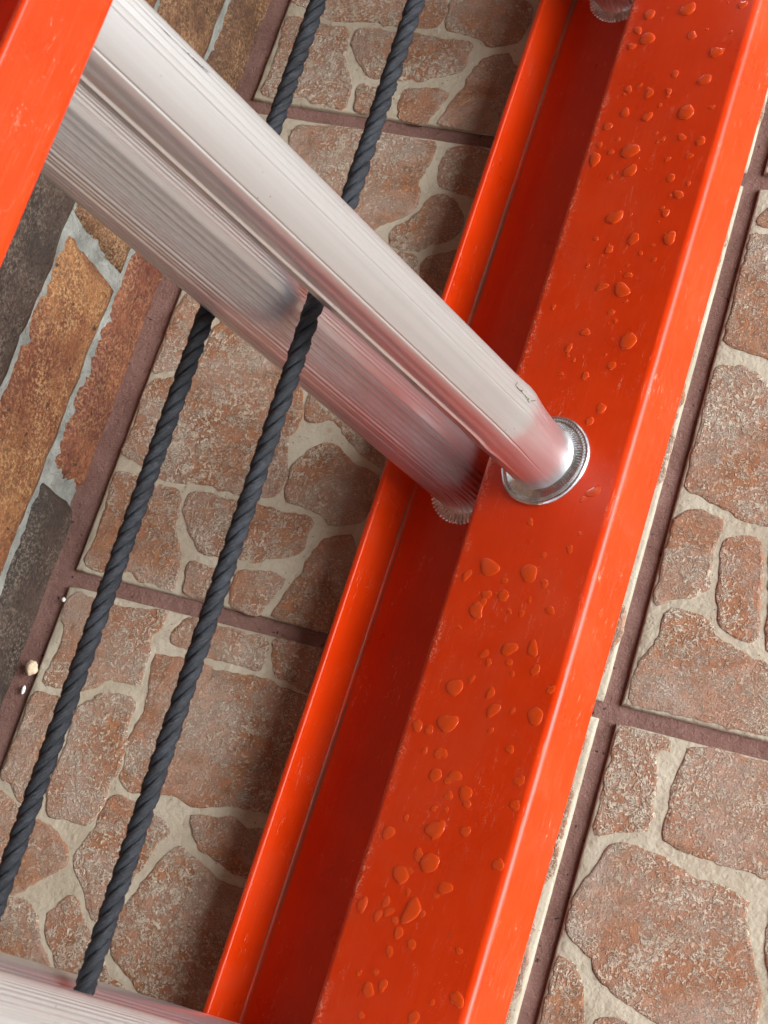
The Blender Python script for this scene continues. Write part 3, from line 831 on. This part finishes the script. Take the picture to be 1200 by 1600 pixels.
for i, (x, y, r) in enumerate(allow):
    o = link('water_drop', DM[i % 14], None)
    hz = (0.52 if y > 100 else 0.30) * rd.uniform(0.85, 1.1)
    # a hair above the resin so that no two faces share a plane
    o.matrix_world = LM @ Matrix.Translation((x / 1000, y / 1000, HF + 0.00002)) @ Matrix.Rotation(rd.uniform(0, 6.28), 4, 'Z') @ Matrix.Diagonal((r / 1000, r / 1000, r * hz / 1000, 1))
    size = 'large rounded' if r > 4.6 else 'middling' if r > 2.4 else 'tiny'
    place = 'far above the rung collar' if y > 250 else 'a little above the rung collar' if y > 100 else 'just below the rung collar' if y > -70 else 'far below the rung collar'
    side = 'towards the bright edge' if x > 118 else 'towards the worn edge'
    tag(o, '%s clear rain drop %s, %s' % (size, place, side), 'water drop', '%s rain drops %s, %s' % (size, place, side))

# dark scuff on the near rung's upper edge, and a dry sprig caught near its neck
def scuff():
    vs, fs = [], []
    path = [(19.6, 401, 0.3), (19.0, 397, 1.6), (18.3, 392, 1.9), (19.0, 389.5, 1.0), (20.2, 383, 2.6), (21.0, 379, 3.0), (21.6, 374, 2.3), (22.4, 370, 1.2), (22.8, 366, 0.3)]
    dense = []
    for (a, z, w), (a2, z2, w2) in zip(path, path[1:]):
        for j in range(5): s = j / 5; dense.append((a + (a2 - a) * s, z + (z2 - z) * s, w + (w2 - w) * s))
    for a, z, w in dense:
        w = w * (0.75 + 0.5 * noise.noise(Vector((z * 0.9, 1, 2)))) * 0.8
        for da in (-w / 2, 0, w / 2):
            x, y = prof_fly(a + da + 1.0 * noise.noise(Vector((z * 0.6, 5, 1))))
            q = 1 + 0.25 / math.hypot(x, y)
            vs.append((x * q / 1000, y * q / 1000, z / 1000))
    for r in range(len(dense) - 1):
        for i in range(2): fs.append((r * 3 + i, r * 3 + i + 1, r * 3 + i + 4, r * 3 + i + 3))
    o = link('scuff_mark', mesh_from('scuff_mark', vs, fs), mat_plain('scuff_black', (0.05, 0.05, 0.07)), rung0)
    o['label'] = 'dark blue-black scuff on the upper edge of the rung'
scuff()
def sprig():
    rr = random.Random(5); vs, fs = [], []
    def tube(p, q, r):
        p, q = Vector(p), Vector(q); d = (q - p).normalized(); a = d.orthogonal().normalized(); c = d.cross(a); b0 = len(vs)
        mid = (p + q) / 2 + a * rr.uniform(-0.001, 0.001) + c * rr.uniform(-0.001, 0.001)
        for s, (m, k) in enumerate(((p, 1), (mid, 0.9), (q, 0.4))):
            for i in range(6):
                t = i * math.pi / 3; vs.append(m + (a * math.cos(t) + c * math.sin(t)) * r * k)
        for s in range(2):
            for i in range(6): fs.append((b0 + s * 6 + i, b0 + s * 6 + (i + 1) % 6, b0 + s * 6 + 6 + (i + 1) % 6, b0 + s * 6 + 6 + i))
    def on(a, z, h=0.35):
        x, y = prof_fly(a); q = 1 + h / math.hypot(x, y); return (x * q / 1000, y * q / 1000, z / 1000)
    tube(on(13, 116), on(12, 104), 0.00030)
    for a, z in ((13, 116), (13, 112), (12.5, 108), (12.5, 105), (12, 102), (12.5, 110), (13, 104)):
        tube(on(a, z), on(a + rr.uniform(-9, 9), z + rr.uniform(-4, 2), rr.uniform(0.3, 1.0)), 0.00022)
    o = link('dry_sprig', mesh_from('dry_sprig', vs, fs), mat_plain('sprig_olive', (0.13, 0.10, 0.045)))
    o.matrix_world = LM @ Matrix.Translation((FLY[0], FLY[1], 0))
    tag(o, 'tiny brown dry sprig stuck to the near rung just above its neck', 'sprig')
sprig()

# ------------------------------------------------------------------ litter by the wall
def lump(name, loc, size, mat, seed, label, cat):
    bm = bmesh.new(); bmesh.ops.create_icosphere(bm, subdivisions=3, radius=1)
    for v in bm.verts:
        v.co *= 1 + 0.28 * noise.noise(v.co * 1.6 + Vector((seed, 0, 0))) + 0.12 * noise.noise(v.co * 4 + Vector((seed, 3, 0)))
        v.co.x *= size[0]; v.co.y *= size[1]; v.co.z *= size[2]
    m = bpy.data.meshes.new(name); bm.to_mesh(m); bm.free()
    m.polygons.foreach_set('use_smooth', [True] * len(m.polygons))
    o = link(name, m, mat); o.location = loc
    return tag(o, label, cat)
lump('pebble', (-0.0030, -0.0600, 0.0022), (0.0038, 0.0044, 0.0030), mat_plain('pebble_cream', (0.72, 0.56, 0.38)), 1.0, 'cream pebble lying on the grout line by the brick wall', 'pebble')
lump('stone_chip', (-0.0040, -0.0735, 0.0000), (0.0011, 0.0027, 0.0012), mat_plain('chip_white', (0.85, 0.85, 0.82)), 4.0, 'thin white chip on the grout just below the cream pebble', 'chip')
lump('grit_grain', (0.0006, -0.0150, 0.0014), (0.0012, 0.0014, 0.0011), mat_plain('grain_white', (0.80, 0.78, 0.74)), 9.0, 'tiny white grain at the tile corner near the brick wall', 'grain')

# ------------------------------------------------------------------ porch roof added overhead, unseen, to block the sky so light enters by its open side
def mat_wood():
    t = NT('stained_boards'); v = t.coords((1, 0.05, 1))
    c = t.mix(t.ramp(t.noise(v, 60, 4, 0.6), [(0.35, 0), (0.65, 1)]), (0.10, 0.060, 0.035), (0.17, 0.105, 0.062))
    return t.set(color=c, rough=0.6)
M_WOOD = mat_wood()
roof = empty('added_porch_roof', Matrix.Translation((0, 0, 2.35)))
tag(roof, 'unseen dark board roof added above the ladder to shade it from the sky', 'roof')
bd = box_mesh('board', -0.085, 0.085, -3.0, 3.4, 0.0, 0.022); bd.materials.append(M_WOOD)
for i in range(11):
    o = link('board', bd, None, roof); o.location = (-0.03 + 0.176 * i, 0, 0)
link('beam', box_mesh('beam', 1.70, 1.82, -3.0, 3.4, -0.16, -0.002), M_WOOD, roof)
for yy in (-2.8, 3.2):
    link('post', box_mesh('post', 1.705, 1.815, yy - 0.055, yy + 0.055, -2.37, -0.162), M_WOOD, roof)
